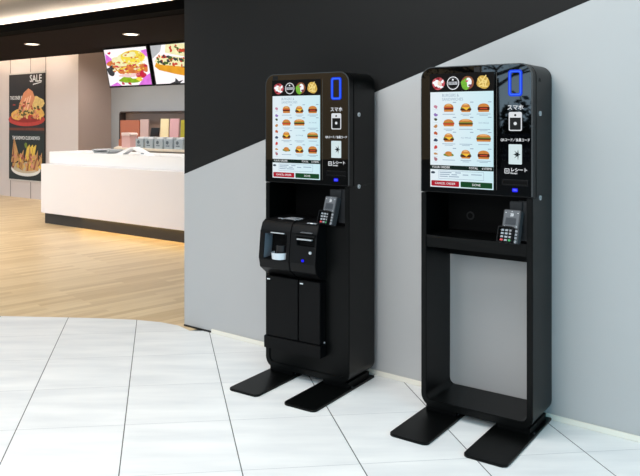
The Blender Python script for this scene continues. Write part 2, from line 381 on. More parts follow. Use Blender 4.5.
m.flat(bun, y - 4 * e, P('bun', (214, 142, 104), .25, 10))
for k in range(3): m.flat([(-.2 + .1 * k, 1.36), (-.02 + .08 * k, 1.62 + .02 * k), (.02 + .08 * k, 1.62 + .02 * k), (-.15 + .1 * k, 1.36)], y - 5 * e, P('bun_light', (238, 190, 160), .2, 12))
m.flat(blob(-.06, 1.32, .16, .08, 8, .3), y - 6 * e, P('salad', (88, 84, 44), .6, 30)); m.flat(blob(.08, 1.26, .14, .06, 9, .3), y - 6 * e, P('tomato', (178, 62, 52), .4, 20)); m.flat(blob(.32, 1.28, .12, .06, 10, .3), y - 6 * e, P('bun', (214, 142, 104)))
R_ = random.Random(4)
for i in range(70):
    x, z = R_.uniform(-.42, .5), R_.uniform(1.22, 1.42 + .12 * (i % 2))
    m.flat(blob(x, z, R_.uniform(.02, .05), R_.uniform(.015, .04), i, .4, 9), y - (6.5 + .03 * i) * e, (P('fries', (226, 176, 92)), P('crisps', (232, 190, 120)), P('bun', (214, 142, 104)), P('tomato', (178, 62, 52)), P('fries', (226, 176, 92)), P('salad', (88, 84, 44)))[i % 6])
m.text('SALE', .52, 1.98, .19, y, WHITE, 'RIGHT', bold=.003); m.flat([(.22, 1.86), (.5, 1.9), (.52, 1.915), (.24, 1.885)], y, WHITE)
m.text('THE DINER BURGER', -.56, 1.62, .1, y - .5 * e, WHITE, sx=.72, bold=.002)
m.build('burger_picture', t)
m = MB()
m.rect(-bw, bw, .03, .93, y, mat('banner_lower_print', (34, 40, 36), .5)); m.rect(-bw, bw, .99, 1.04, y, P('wood_band', (112, 62, 46), .3))
m.flat(ell(-.02, .24, .5, .14, 30), y - e, P('plate_white', (232, 230, 226), .1)); m.flat(ell(-.02, .27, .46, .11, 30), y - 2 * e, P('plate_in', (200, 186, 160), .1))
BR = P('toast', (206, 160, 100), .3, 18); FI = P('filling', (150, 84, 66), .7, 26); CRU = P('crust', (156, 102, 56), .3, 18)
for k, (x0, z0, x1, z1, x2, z2) in enumerate([(-.52, .36, -.42, .86, -.2, .4), (-.34, .28, -.08, .62, -.1, .2), (-.02, .2, .14, .66, .26, .22), (.2, .24, .4, .62, .42, .22), (.36, .3, .54, .58, .54, .3)]):
    m.flat([(x0, z0), (x1, z1), (x2, z2)], y - (3 + 3 * k) * e, BR)
    m.flat([(x0 + .04, z0 + .0), (x1 - .0, z1 - .06), (x2 - .06, z2 + .02)], y - (4 + 3 * k) * e, FI)
    m.flat([(x0 + .1, z0 - .0), (x1 + .01, z1 - .1), (x2 - .02, z2 + .01)], y - (5 + 3 * k) * e, BR)
for k in range(9):
    x = -.05 + .035 * k; m.flat([(x, .4), (x + .03, .4), (x + .12, .66 + .02 * (k % 3)), (x + .09, .68 + .02 * (k % 3))], y - (8 + k * .2) * e, P('fries_stick', (238, 196, 84), .3, 20))
for i in range(70):
    x = R_.uniform(-.46, .5); z = R_.uniform(.28, .52)
    m.flat(blob(x, z, R_.uniform(.015, .04), R_.uniform(.02, .05), i, .4, 9), y - (18 + .03 * i) * e, (BR, FI, BR, CRU, P('fries_stick', (238, 196, 84)), P('ham', (222, 150, 130)))[i % 6])
m.flat(blob(.0, .7, .05, .05, 5, .3), y - 11 * e, P('leaf', (120, 140, 50), .4))
m.text('THE SANDWICH CLUB SANDWICH', 0, .84, .095, y - 12 * e, WHITE, 'CENTER', sx=.62, bold=.002)
m.build('club_sandwich_picture', t)

# ---- back counter with topping station (behind the service counter)
ZK = 1.05
t = thing('back_counter', 'pale worktop against grey kitchen wall holding the grey bins', 'counter', B(0, 0, 0), -BA)
MB().prism([(-.5, 1.70), (5, 1.70), (5, 2.56), (-1.4, 2.56)], ZK - .04, ZK, mat('pale_worktop', (236, 226, 208), .4), 'z').build('worktop', t, bevel=.004)
MB().prism([(-.5, 1.76), (5, 1.76), (5, 2.55), (-1.36, 2.55)], 0, ZK - .04, mat('cabinet_grey', (150, 146, 142), .5), 'z').build('cabinet', t)
t = thing('display_hood', 'smoky display hood with dark rounded top edge on the back counter', 'hood', B(0, 0, ZK), -BA)
SM = mat('smoky_brown_back', (150, 130, 118), .3)
MB().prism(rrect(-1.17, 2.6, .0, .62, .05, corners=(0, 0, 1, 1)), 2.48, 2.52, SM).build('back_panel', t, bevel=.003)
MB().strip([(-1.17, 0)] + [(-1.17, .57), (-1.155, .605), (-1.12, .62), (2.6, .62)], [(-1.155, 0)] + [(-1.155, .57), (-1.145, .592), (-1.12, .603), (2.6, .603)], 2.34, 2.48, mat('hood_top', (74, 64, 60), .35), closed=False).build('hood_rim', t, bevel=.002)
cols = [('brown', -.945, -.43, .0, .46, (176, 104, 76), 'wide translucent brown panel standing at left under the smoky hood'),
        ('pale mauve', -.415, -.2, .01, .475, (200, 172, 166), 'pale mauve slanted panel between the brown and black panels'),
        ('black', -.16, .04, .04, .33, (26, 24, 24), 'short black slanted panel under the smoky hood'),
        ('cream', .10, .30, .02, .485, (240, 222, 176), 'cream slanted panel with yellow edge right of the black panel'),
        ('pink', .335, .55, .02, .485, (216, 168, 170), 'pink slanted panel right of the cream panel'),
        ('olive', .60, .84, .02, .46, (176, 164, 40), 'olive yellow slanted panel at the far right by black wall')]
for k, (n_, a0, a1, ln, h, c_, lab) in enumerate(cols):
    t = thing('upright_panel', lab, 'panel', B((a0 + a1) / 2, 2.2, ZK), -BA, 'coloured panels under the display hood')
    hw = (a1 - a0) / 2; pm = mat('panel_' + n_.replace(' ', '_'), c_, .3)
    tip = {'black': (20, 20, 20), 'cream': (222, 196, 40), 'pink': (216, 84, 46)}.get(n_, c_)
    MB().prism([(-hw, .12), (hw, .12), (hw + ln, h), (-hw + ln, h)], -.01, .01, pm).build('sheet', t, bevel=.002)
    MB().prism([(-hw + .003, 0), (hw - .003, 0), (hw - .003, .125), (-hw + .003, .125)], -.05, .02, mat('tip_' + n_.replace(' ', '_'), tip, .4)).build('foot', t, bevel=.003)
BIN = mat('grey_blue_bin', (176, 186, 192), .35); GAPM = mat('bin_gap', (52, 54, 56), .5)
ords = ['first', 'second', 'third', 'fourth', 'fifth', 'sixth']
for k in range(5):
    a = .10 + .232 * k
    t = thing('food_bin', 'grey blue food bin, %s to the right of the pink box' % ords[k], 'bin', B(a, 1.85, ZK), -BA, 'grey bins on the back counter')
    MB().prism([(-.098, 0), (.098, 0), (.1, .155), (-.1, .155)], -.1, .1, BIN).build('body', t, bevel=.006)
    MB().prism(ell(-.02, .1, .03, .03, 16), -.104, -.1, mat('bin_mark', (96, 108, 118), .5)).box(-.05, .03, -.104, -.1, .04, .055, mat('bin_mark', (96, 108, 118), .5)).build('sticker', t)
    MB().box(-.075, .075, -.07, .08, .155, .185, mat('white_bin_lid', (236, 236, 236), .4)).build('lid', t, bevel=.006)
t = thing('carton', 'pale pink square box with white top at left end of the bins', 'box', B(-.27, 1.85, ZK), -BA)
MB().box(-.11, .10, -.08, .08, 0, .2, mat('pink_carton', (222, 180, 178), .5)).build('body', t, bevel=.004)
MB().prism([(-.115, .2), (.105, .2), (.125, .22), (.09, .25), (-.115, .25)], -.085, .085, mat('carton_lid', (238, 216, 210), .5)).build('lid', t, bevel=.004)

# ------------------------------------------------------------------ kiosk
Wk, D, Z0, ZT, ZP = .583, .287, .039, 1.774, 1.137
h = Wk / 2
def burger(m, cx, cz, y, kind):
    e = .0004
    BT = glow('menu_bun', (214, 138, 66), .9, .25, 60); BL = glow('menu_bun_light', (240, 190, 120), .95); PT = glow('menu_patty', (92, 44, 26), .8)
    LT = glow('menu_lettuce', (120, 150, 60), .8); CH = glow('menu_cheese', (250, 196, 60), .95); TM = glow('menu_tomato', (206, 76, 46), .85)
    def half(w_, z, hh, mt, k): m.flat(ell(cx, cz + z, w_, hh, 14, 0, pi), y - k * e, mt)
    def bar(w_, z, hh, mt, k): m.flat(rrect(cx - w_, cx + w_, cz + z - hh, cz + z + hh, min(hh, .004), 3), y - k * e, mt)
    if kind == 'classic': bar(.026, -.013, .006, BT, 1); bar(.027, -.004, .004, PT, 2); bar(.027, .002, .003, TM, 3); half(.026, .004, .018, BT, 4); half(.014, .013, .006, BL, 5)
    elif kind == 'cheese': bar(.024, -.016, .005, BT, 1); bar(.029, -.008, .006, PT, 2); bar(.027, 0, .003, LT, 3); m.flat([(cx - .02, cz + .003), (cx + .02, cz + .003), (cx + .004, cz - .012)], y - 4 * e, CH); half(.024, .003, .019, BT, 5); half(.012, .013, .007, BL, 6)
    elif kind == 'dark': bar(.028, -.015, .006, BT, 1); bar(.031, -.004, .008, PT, 2); bar(.02, -.004, .003, TM, 3); half(.029, .004, .017, BT, 4)
    elif kind == 'long': bar(.036, -.011, .006, BT, 1); bar(.038, -.003, .005, PT, 2); bar(.036, .002, .003, LT, 3); half(.037, .004, .016, BT, 4); half(.022, .012, .006, BL, 5)
    elif kind == 'tomato': bar(.028, -.011, .006, BT, 1); bar(.031, -.003, .006, TM, 2); bar(.026, .002, .002, LT, 3); half(.027, .003, .016, BT, 4)
    elif kind == 'small': m.flat(blob(cx, cz - .004, .024, .011, 3, .2), y - e, LT); m.flat(blob(cx, cz + .001, .02, .011, 5, .2), y - 2 * e, BT)
def menu_display(parent, y):
    m = MB(); e = .0004
    BLUE = glow('menu_pale_blue', (222, 240, 250), .95); BL2 = glow('menu_cyan', (196, 232, 244), .98)
    INK = glow('menu_ink', (116, 132, 156), .75); INK2 = glow('menu_ink_light', (160, 182, 204), .85)
    WH = glow('menu_white', (250, 252, 255), .98); DK = glow('menu_black_strip', (18, 15, 13), .8)
    x0, x1 = -.237, .1
    m.box(x0 - .004, x1 + .004, y - .0002, y + .004, 1.160, 1.738, DARK)
    # page with a soft colour change from white-blue to cyan
    n = 14
    pm = bpy.data.materials.get('menu_page')
    if not pm:
        pm = bpy.data.materials.new('menu_page'); pm.use_nodes = True
        nt = pm.node_tree; b = nt.nodes['Principled BSDF']; tcn = nt.nodes.new('ShaderNodeTexCoord'); s_ = nt.nodes.new('ShaderNodeSeparateXYZ'); r = nt.nodes.new('ShaderNodeMapRange'); c_ = nt.nodes.new('ShaderNodeValToRGB')
        nt.links.new(tcn.outputs['Object'], s_.inputs[0]); nt.links.new(s_.outputs['X'], r.inputs[0]); r.inputs[1].default_value = x0; r.inputs[2].default_value = x1
        nt.links.new(r.outputs[0], c_.inputs[0]); c_.color_ramp.elements[0].color = rgb(232, 242, 248); c_.color_ramp.elements[1].color = rgb(206, 238, 246)
        nt.links.new(c_.outputs[0], b.inputs['Emission Color']); b.inputs['Emission Strength'].default_value = .97; b.inputs['Base Color'].default_value = (0, 0, 0, 1); b.inputs['Specular IOR Level'].default_value = .1; b.inputs['Roughness'].default_value = .6
    y -= .0006
    m.rect(x0, x1, 1.165, 1.645, y, pm)
    m.rect(x0, x1, 1.6455, 1.735, y, DK)
    # category medallions
    cz = 1.6885
    c = -.192
    m.flat(blob(c, cz, .033, .033, 4, .08), y - e, glow('icon_red', (206, 92, 100), .9, .5, 120)); m.flat(blob(c - .004, cz - .002, .02, .02, 9, .2), y - 2 * e, WH)
    for q in range(5): m.flat(blob(c + .024 * cos(q * 1.26 + .4), cz + .024 * sin(q * 1.26 + .4), .009, .007, q, .3), y - 3 * e, (WH, glow('icon_dark_red', (150, 30, 44), .8))[q % 2])
    m.flat(blob(c + .006, cz, .01, .012, 33, .3), y - 4 * e, glow('icon_cream', (250, 220, 200), .9))
    c = -.112
    m.flat(ell(c, cz, .033, .033, 28), y - e, WH); m.flat(ell(c, cz, .0295, .0295, 28), y - 2 * e, DK); m.flat(ell(c, cz, .027, .027, 28), y - 2.5 * e, glow('icon_grey', (130, 134, 140), .8)); m.flat(ell(c, cz, .0255, .0255, 28), y - 3 * e, DK)
    m.flat(rrect(c - .024, c + .024, cz - .008, cz + .007, .003, 3), y - 4 * e, glow('icon_band', (196, 200, 206), .9)); m.text('MENU', c, cz, .014, y - 5 * e, DK, 'CENTER'); m.flat(ell(c, cz + .017, .005, .005, 10), y - 4 * e, WH)
    c = -.034
    m.flat(ell(c, cz, .033, .033, 26), y - e, glow('icon_wrap', (150, 92, 62), .85, .5, 70)); m.flat(blob(c - .01, cz - .006, .026, .026, 6, .2), y - 2 * e, glow('icon_salad', (118, 184, 58), .95, .4, 90)); m.flat(blob(c + .008, cz + .002, .012, .026, 7, .2), y - 3 * e, WH)
    m.flat(blob(c - .004, cz + .008, .007, .005, 8, .3), y - 4 * e, glow('icon_red', (200, 62, 72), .9)); m.flat(blob(c + .014, cz - .014, .008, .007, 8, .3), y - 4 * e, glow('icon_purple', (130, 70, 96), .8))
    c = .047
    m.flat(blob(c, cz, .033, .033, 11, .1), y - e, glow('icon_fries', (216, 176, 84), .95, .5, 90))
    for q in range(12):
        a = q * 2.4; px, pz = c + .02 * cos(a) * (q / 12 + .3), cz + .02 * sin(a) * (q / 12 + .3); dx, dz = .014 * cos(a * 1.7), .014 * sin(a * 1.7)
        m.flat([(px - dx - dz * .2, pz - dz + dx * .2), (px - dx + dz * .2, pz - dz - dx * .2), (px + dx + dz * .2, pz + dz - dx * .2), (px + dx - dz * .2, pz + dz + dx * .2)], y - (2 + q * .1) * e, glow('icon_fry_light', (246, 222, 140), .95))
    # heading, sidebar, grid
    m.text('BURGERS &', -.172, 1.627, .021, y - e, INK2, sx=.86); m.text('SANDWICHES', -.172, 1.607, .021, y - e, INK2, sx=.86)
    sb = [(1.571, (206, 140, 160)), (1.53, (150, 120, 190)), (1.507, (70, 80, 50)), (1.472, (196, 140, 90)), (1.437, (196, 96, 60)), (1.402, (50, 66, 96)), (1.366, (210, 70, 66)), (1.333, (200, 150, 90)), (1.306, (176, 120, 130))]
    for q, (z, c_) in enumerate(sb):
        m.flat(blob(-.207, z, .010, .009 if q not in (2, 7) else .006, q + 40, .25, 12), y - e, glow('side_icon_%d' % q, c_, .9)); m.rect(-.219, -.195, z - .0155, z - .0145, y - e, INK2)
    xs = (-.135, -.043, .050); zs = (1.564, 1.489, 1.415, 1.334)
    g = [['classic', 'cheese', 'dark'], ['tomato', 'long', None], ['cheese', None, 'long'], ['small', 'cheese', 'dark']]
    for r_ in range(4):
        for c_ in range(3):
            k = g[r_][c_]
            if k: burger(m, xs[c_], zs[r_], y - e, k)
            else: m.text('NO IMAGE', xs[c_], zs[r_], .011, y - e, INK2, 'CENTER')
            m.rect(xs[c_] + .022, xs[c_] + .040, zs[r_] + .026, zs[r_] + .030, y - e, INK2)
            ww = (.034, .028, .036)[(r_ + c_) % 3]
            m.rect(xs[c_] - ww, xs[c_] + ww, zs[r_] - .0325, zs[r_] - .0295, y - e, INK2)
            if (r_ * 2 + c_) % 3: m.rect(xs[c_] - ww * .6, xs[c_] + ww * .6, zs[r_] - .039, zs[r_] - .0365, y - e, INK2)
    # order strip and buttons
    m.rect(x0, x1, 1.2545, 1.276, y - e, glow('strip_dark_green', (10, 34, 26), .8)); m.text('YOUR ORDER', -.228, 1.2655, .016, y - 2 * e, WH); m.text('TOTAL     0 ITEMS', .092, 1.2655, .015, y - 2 * e, WH, 'RIGHT')
    m.flat(ell(-.222, 1.238, .012, .006, 14), y - e, glow('eye_mark', (60, 76, 92), .8))
    for (a, b_, z) in ((-.19, .05, 1.2475), (-.19, .05, 1.2085)): m.rect(a, b_, z - .0008, z + .0008, y - e, INK2)
    for a in (-.19, .05): m.rect(a - .0008, a + .0008, 1.2085, 1.2475, y - e, INK2)
    for (a, b_, z) in ((-.185, -.12, 1.24), (-.1, -.07, 1.24), (-.185, -.13, 1.23), (-.12, -.09, 1.23), (-.06, -.03, 1.231), (-.015, .04, 1.234), (-.185, -.14, 1.22), (-.135, -.08, 1.22)): m.rect(a, b_, z - .0022, z + .0022, y - e, INK2)
    m.flat(rrect(-.231, -.079, 1.170, 1.198, .004, 4), y - e, glow('button_red', (176, 24, 44), .9)); m.text('CANCEL ORDER', -.155, 1.184, .015, y - 2 * e, WH, 'CENTER')
    m.flat(rrect(-.071, .094, 1.170, 1.198, .004, 4), y - e, glow('button_green', (18, 70, 36), .9)); m.text('DONE', .012, 1.184, .015, y - 2 * e, WH, 'CENTER')
    return m.build('display', parent)

def kiosk(loc, rz, label, closed):
    t = thing('ordering_kiosk', label, 'kiosk', loc, rz, 'black self ordering kiosks')
    R, th = .062, .03
    # body shell: rounded ring behind the door, open U in front of it below the head
    m = MB()
    zi = Z0 + th + .006
    lo_o = [(-h, ZP - .003)] + rrect(-h, h, Z0, ZT, R)[:14] + [(h, ZP - .003)]
    lo_i = [(-h + th, ZP - .003)] + rrect(-h + th, h - th, zi, ZT - th, R - th)[:14] + [(h - th, ZP - .003)]
    m.strip(lo_o, lo_i, 0, D, BLACK, closed=False)
    up_o = [(h, ZP - .003)] + rrect(-h, h, Z0, ZT, R)[14:] + [(-h, ZP - .003)]
    up_i = [(h - th, ZP - .003)] + rrect(-h + th, h - th, zi, ZT - th, R - th)[14:] + [(-h + th, ZP - .003)]
    m.strip(up_o, up_i, .05, D, BLACK, closed=False)
    m.build('frame', t, bevel=.003, smooth=True)
    hb = MB().prism(rrect(-h + .02, h - .02, ZP - .002, ZT - .02, .045, corners=(0, 0, 1, 1)), .046, D - .004, DARK)
    hb.box(-h + th, h - th, D - .02, D - .003, .78 if not closed else .08, ZP, DARK)
    hb.build('back_panel', t)
    # door of the head, with glass
    MB().prism(rrect(-h, h, ZP, ZT, R, corners=(0, 0, 1, 1)), .002, .043, BLACK2).strip(rrect(-h, h, ZP + .004, ZT, R, corners=(0, 0, 1, 1)), rrect(-h + .005, h - .007, ZP + .0046, ZT - .005, R - .006, corners=(0, 0, 1, 1)), -.001, .004, RIM).build('screen_door', t, bevel=.0015, smooth=True)
    gl = MB().prism(rrect(-h + .005, h - .007, ZP + .0046, ZT - .005, R - .006, corners=(0, 0, 1, 1)), -.0015, .002, GLASS).build('glass_panel', t)
    menu_display(t, -.0022)
    y = -.002
    BG = mat('glass_print_black', (6, 6, 6), .3)
    m = MB(); m.rect(.1145, .1165, 1.165, 1.735, y, mat('grey_hairline', (70, 68, 64), .4))
    m.build('divider_line', gl)
    cx_ = (-.235, -.2) if closed else (.0, .03)
    MB().box(cx_[0], cx_[1], y - .001, y, 1.74, 1.763, mat('sensor_window', (8, 8, 9), .4)).build('sensor_window', gl)
    m = MB().strip(rrect(.174, .242, 1.617, 1.743, .014), rrect(.188, .228, 1.631, 1.729, .006), y - .003, y, glow('blue_ring_led', (24, 70, 240), 1.0))
    m.strip(rrect(.1795, .2365, 1.6225, 1.7375, .011), rrect(.184, .232, 1.627, 1.733, .008), y - .0036, y - .003, glow('blue_ring_core', (70, 120, 255), 1.0)).build('light_ring', gl)
    m = MB(); WP = glow('lit_white_print', (238, 242, 246), .85)
    m.text('スマホ', .208, 1.562, .027, y, WP, 'CENTER', bold=.0005)
    m.strip(rrect(.176, .24, 1.452, 1.542, .008), rrect(.181, .235, 1.457, 1.537, .005), y - .001, y, WP)
    m.rect(.18, .236, 1.515, 1.538, y - .0005, WP); m.flat(ell(.208, 1.527, .0055, .0055, 12), y - .0012, BG); m.rect(.183, .233, 1.46, 1.512, y - .0004, BG); m.flat(ell(.208, 1.487, .008, .008, 14), y - .001, WP)
    m.build('phone_sign', gl)
    m = MB(); m.text('QRコード／会員コード', .207, 1.408, .0165, y, WP, 'CENTER', sx=.84, bold=.0004); m.build('code_sign', gl)
    m = MB(); m.prism(rrect(.176, .24, 1.293, 1.388, .003, 3), y - .002, y, glow('scanner_white', (222, 240, 242), .9))
    DKP = glow('scanner_mark', (30, 42, 46), .6); yy = y - .0024
    for q in range(5):
        a = pi / 2 + q * 2 * pi / 8
        m.flat([(.222 + .004 * sin(a), 1.34 - .004 * cos(a)), (.222 + .026 * cos(a), 1.34 + .026 * sin(a)), (.222 - .004 * sin(a), 1.34 + .004 * cos(a))], yy - q * .0001, DKP)
    m.flat([(.2, 1.34), (.214, 1.347), (.214, 1.333)], yy, DKP); m.rect(.208, .232, 1.3375, 1.3425, yy, DKP)
    m.build('scanner_window', gl)
    m = MB(); m.strip(rrect(.155, .179, 1.248, 1.272, .003, 3), rrect(.158, .176, 1.251, 1.269, .002, 3), y - .0005, y, WP)
    for z in (1.256, 1.26, 1.264): m.rect(.161, .173, z - .0009, z + .0009, y - .0005, WP)
    m.text('レシート', .184, 1.2655, .021, y, WP, bold=.0006); m.text('Receipt', .184, 1.2505, .011, y, WP, bold=.0003); m.build('receipt_sign', gl)
    m = MB().strip(rrect(.142, .27, 1.19, 1.22, .005, 3), rrect(.147, .265, 1.197, 1.213, .003, 3), y - .004, y, BLACK2)
    m.rect(.147, .265, 1.197, 1.213, y - .0002, DARK).build('receipt_slot', gl)
    m = MB().prism(rrect(.193, .22, 1.161, 1.179, .004, 3), y - .002, y, glow('status_blue', (30, 30, 235), 1.2)); m.text('ON', .2065, 1.17, .012, y - .0025, glow('status_text', (150, 170, 255), 1), 'CENTER'); m.build('status_light', gl)
    # locks on the right side
    for z in (1.535, 1.13):
        lk = MB().cyl((h, .10, z), .0115, .006, STEEL, 'x', 20); lk.box(h + .006, h + .0065, .098, .102, z - .006, z + .006, DGREY); lk.build('side_lock', t, smooth=True)
    MB().prism([(.082, 1.688), (.118, 1.688), (.112, 1.702), (.098, 1.708), (.088, 1.702)], h - .001, h + .0006, mat('hole_black', (4, 4, 4), .8), 'x').build('grip_hole', t)
    # feet
    for s_ in (-1, 1):
        xa, xb = (-h, -h + .205) if s_ < 0 else (h - .205, h)
        r = .028
        pts = [(xa, D - .004), (xb, D - .004)] + [(xb - r + r * cos(a), -.343 + r + r * sin(a)) for a in [-(pi / 2) * i / 6 for i in range(7)]] + [(xa + r + r * cos(a), -.343 + r + r * sin(a)) for a in [-pi / 2 - (pi / 2) * i / 6 for i in range(7)]]
        ft = MB().prism(pts, 0, .013, BLACK, 'z').build('foot', t, bevel=.002)
        MB().box(xa + .02, xb - .02, .02, D - .03, .013, Z0 + .002, DARK).build('foot_block', ft)
        bl = MB()
        bl.cyl((xb - .008 if s_ > 0 else xb - .02, .045, .013), .005, .005, DGREY, n=10).build('bolt', ft)
    # recess, shelf
    if not closed:
        sh = MB().box(-h + th, h - th, .004, D - .02, .902, .916, BLACK).box(-h + th, h - th, .004, .018, .856, .916, BLACK)
        sh.build('shelf', t, bevel=.002)
        MB().cyl((-.135, D - .022, .995), .022, .002, mat('cable_plug', (14, 14, 14), .5), 'y', 20).cyl((-.135, D - .024, .995), .014, .002, DARK, 'y', 20).build('cable_grommet', t)
    else:
        fp = MB().box(-h + th, h - th, .006, .024, Z0 + th, .912, BLACK); fp.box(-h + th, h - th, .006, D - .02, .9, .913, BLACK); fp.build('front_panel', t, bevel=.002)
        cash(t)
    # card terminal on its bracket
    tx = .185 if closed else .2
    br = MB().box(.215, .2605, .01, .034, .93, 1.118, mat('bracket_grey', (30, 31, 33), .45, spec=.3)).box(tx - .02, .24, .0, .02, 1.07, 1.115, mat('bracket_grey', (30, 31, 33), .45, spec=.3))
    br = br.build('terminal_bracket', t, bevel=.002)
    xf = Matrix.Translation((tx, -.028, 1.0)) @ Matrix.Rotation(radians(-8 if closed else -5), 4, 'Z') @ Matrix.Rotation(radians(-17), 4, 'X')
    bod = MB().prism(rrect(-.043, .043, -.08, .078, .008, 4), -.012, .022, DGREY).prism(rrect(-.038, .038, -.01, .074, .004, 4), -.015, -.012, GREYP)
    LM = mat('terminal_marks', (225, 226, 228), .5)
    bod.text('))) ', .004, .054, .016, -.0153, LM, 'CENTER', bold=.0006)
    for (a, b_) in ((-.03, .062), (.03, .062), (0, .068), (-.03, -.002), (.03, -.002)): bod.rect(a - .0025, a + .0025, b_ - .0012, b_ + .0012, -.0153, LM)
    ct = bod.build('card_terminal', t, xf=xf)
    MB().prism(rrect(-.027, .025, .006, .038, .002, 3), -.0165, -.015, mat('lcd_grey', (58, 60, 64), .3)).build('terminal_screen', ct, xf=xf)
    hd = MB().prism(rrect(-.05, .022, -.08, -.008, .008, 4), -.022, -.0122, DARK).strip(rrect(-.053, .025, -.083, -.005, .009, 4), rrect(-.046, .018, -.079, -.012, .006, 4), -.036, -.012, BLACK2).build('keypad_shield', ct, bevel=.001, xf=xf)
    m = MB()
    for r_ in range(4):
        for c_ in range(3):
            k = mat('key_pale', (160, 163, 168), .4)
            if r_ == 3: k = (mat('key_red', (224, 80, 84), .4), k, mat('key_green', (70, 176, 104), .4))[c_]
            x = -.038 + .0205 * c_; z = -.019 - .0155 * r_
            m.box(x, x + .0135, -.026, -.022, z - .0085, z, k)
    m.build('keypad', ct, xf=xf)
    m = MB()
    for r_ in range(4): m.box(.0275, .038, -.016, -.012, -.028 - .016 * r_, -.018 - .016 * r_, mat('side_button', (160, 162, 166), .4))
    m.box(.03, .036, -.018, -.012, -.079, -.073, mat('side_button', (160, 162, 166), .4)).build('side_buttons', ct, xf=xf)
    return t

def cash(t):
    # coin and note unit: two modules of the same bent profile, over two cabinet doors and a plinth
    CM = mat('cash_unit_black', (6, 6, 7), .45, spec=.25)
    prof = [(.04, .603), (-.03, .603), (-.094, .652), (-.104, .70), (-.086, .868), (-.07, .908), (-.045, .924), (.2, .928)]
    def module(x0, x1, name, w0, w1, win, depth, parent=None):
        m = MB(); n = len(prof)
        m.prism(prof, x0, x1, CM, 'x', skip=(3,))
        # face 3 (from .70 to .868) carries the window
        (ya, za), (yb, zb) = prof[3], prof[4]
        def pt(x, s_, d=0):
            return (x, ya + (yb - ya) * s_ + d, za + (zb - za) * s_)
        X = [x0, w0, w1, x1]; Sx = [0, win[0], win[1], 1]
        for i in range(3):
            for j in range(3):
                if i == 1 and j == 1: continue
                m.add([pt(X[i], Sx[j]), pt(X[i + 1], Sx[j]), pt(X[i + 1], Sx[j + 1]), pt(X[i], Sx[j + 1])], [(0, 1, 2, 3)], CM)
        a, b, c, d = pt(w0, win[0]), pt(w1, win[0]), pt(w1, win[1]), pt(w0, win[1])
        i_ = .008
        a2, b2, c2, d2 = pt(w0 + i_, win[0] + .03, depth), pt(w1 - i_, win[0] + .03, depth), pt(w1 - i_, win[1] - .03, depth), pt(w0 + i_, win[1] - .03, depth)
        m.add([a, b, c, d, a2, b2, c2, d2], [(0, 1, 5, 4), (1, 2, 6, 5), (2, 3, 7, 6)], DARK)
        m.add([d, a, a2, d2], [(0, 1, 2, 3)], mat('window_edge_blue_grey', (96, 106, 116), .25) if name == 'coin_unit' else DARK)
        m.add([a2, b2, c2, d2], [(0, 1, 2, 3)], DARK)
        return m.build(name, t, bevel=.003, smooth=True, ang=50)
    cu = module(-.262, -.046, 'coin_unit', -.228, -.07, (.02, .9), .07)
    nu = module(-.042, .134, 'note_unit', .0, .122, (.58, .97), .025)
    # coin cup with its drum, inside the window
    cg = mat('pale_grey_cup', (205, 212, 218), .3)
    m = MB(); cx, cyy, zc = -.128, -.07, .708
    m.strip([(cx + .052 * cos(a), 0) for a in [pi]], [(cx, 0)], 0, 0, cg) if False else None
    m.cyl((cx, cyy, zc), .050, .036, cg, n=22, a0=pi * .95, a1=2.05 * pi, r2=.054).cyl((cx, cyy, zc), .044, .037, cg, n=22, a0=pi * .95, a1=2.05 * pi, r2=.048)
    m.cyl((cx, cyy, zc), .05, .003, cg, n=24)
    m.build('coin_cup', cu, smooth=True)
    MB().cyl((cx + .004, cyy + .01, zc + .002), .036, .075, mat('drum_black', (18, 18, 20), .3), n=24).build('coin_drum', cu, smooth=True)
    MB().box(-.182, -.085, -.094, -.086, .8535, .8585, STEEL).build('coin_slot', cu)
    m = MB(); TM = mat('top_mark', (170, 172, 176), .5)
    for (a, b_, c_, d_) in ((-.16, -.15, -.02, .07), (-.07, -.06, -.02, .07), (-.16, -.06, .06, .07), (-.14, -.08, .0, .03), (-.2, -.17, .0, .01), (-.05, -.046, -.01, .04)): m.box(a, b_, c_, d_, .926, .9282, TM)
    m.build('top_marks', cu)
    m = MB(); m.box(.008, .108, -.103, -.088, .833, .839, STEEL).build('note_slot', nu)
    MB().box(-.002, .126, -.098, -.08, .8505, .862, CM).box(.03, .108, -.1, -.085, .872, .876, mat('grey_line', (120, 122, 126), .4)).build('note_guide', nu, bevel=.001)
    m = MB()
    for q in range(3): m.box(.052 + .022 * q, .068 + .022 * q, -.066, -.046, .9225, .9255, TM if q != 1 else WHITE)
    m.build('stickers', nu)
    MB().cyl((.101, -.1065, .766), .0085, .007, STEEL, 'y', 18).build('round_button', nu, smooth=True)
    MB().prism(rrect(.042, .058, .711, .725, .003, 3), -.1065, -.1, glow('status_blue', (30, 30, 235), 1.2)).build('status_light', nu)
    # doors and plinth
    DM = mat('cabinet_door_charcoal', (6, 6, 7), .45, spec=.17)
    for a, b_ in ((-.25, -.0205), (-.0145, .131)):
        d = MB().box(a, b_, -.05, .006, .246, .594, DM).build('cabinet_door', t, bevel=.003)
        MB().box(a + .008, a + .03, -.0515, -.05, .572, .578, WHITE).build('maker_mark', d)
    MB().box(-.26, .139, -.058, .006, .172, .243, DM).build('cabinet_plinth', t, bevel=.003)
    MB().cyl((.139, -.02, .255), .005, .004, STEEL, 'x', 12).build('plinth_lock', t)

kiosk((-.0814, 4.1772, 0), -radians(33.57), 'black ordering kiosk with closed lower cabinet and coin unit, the left one', True)
kiosk((.7591, 3.5808, 0), -radians(34.95), 'black ordering kiosk with open lower frame showing the wall, the right one', False)

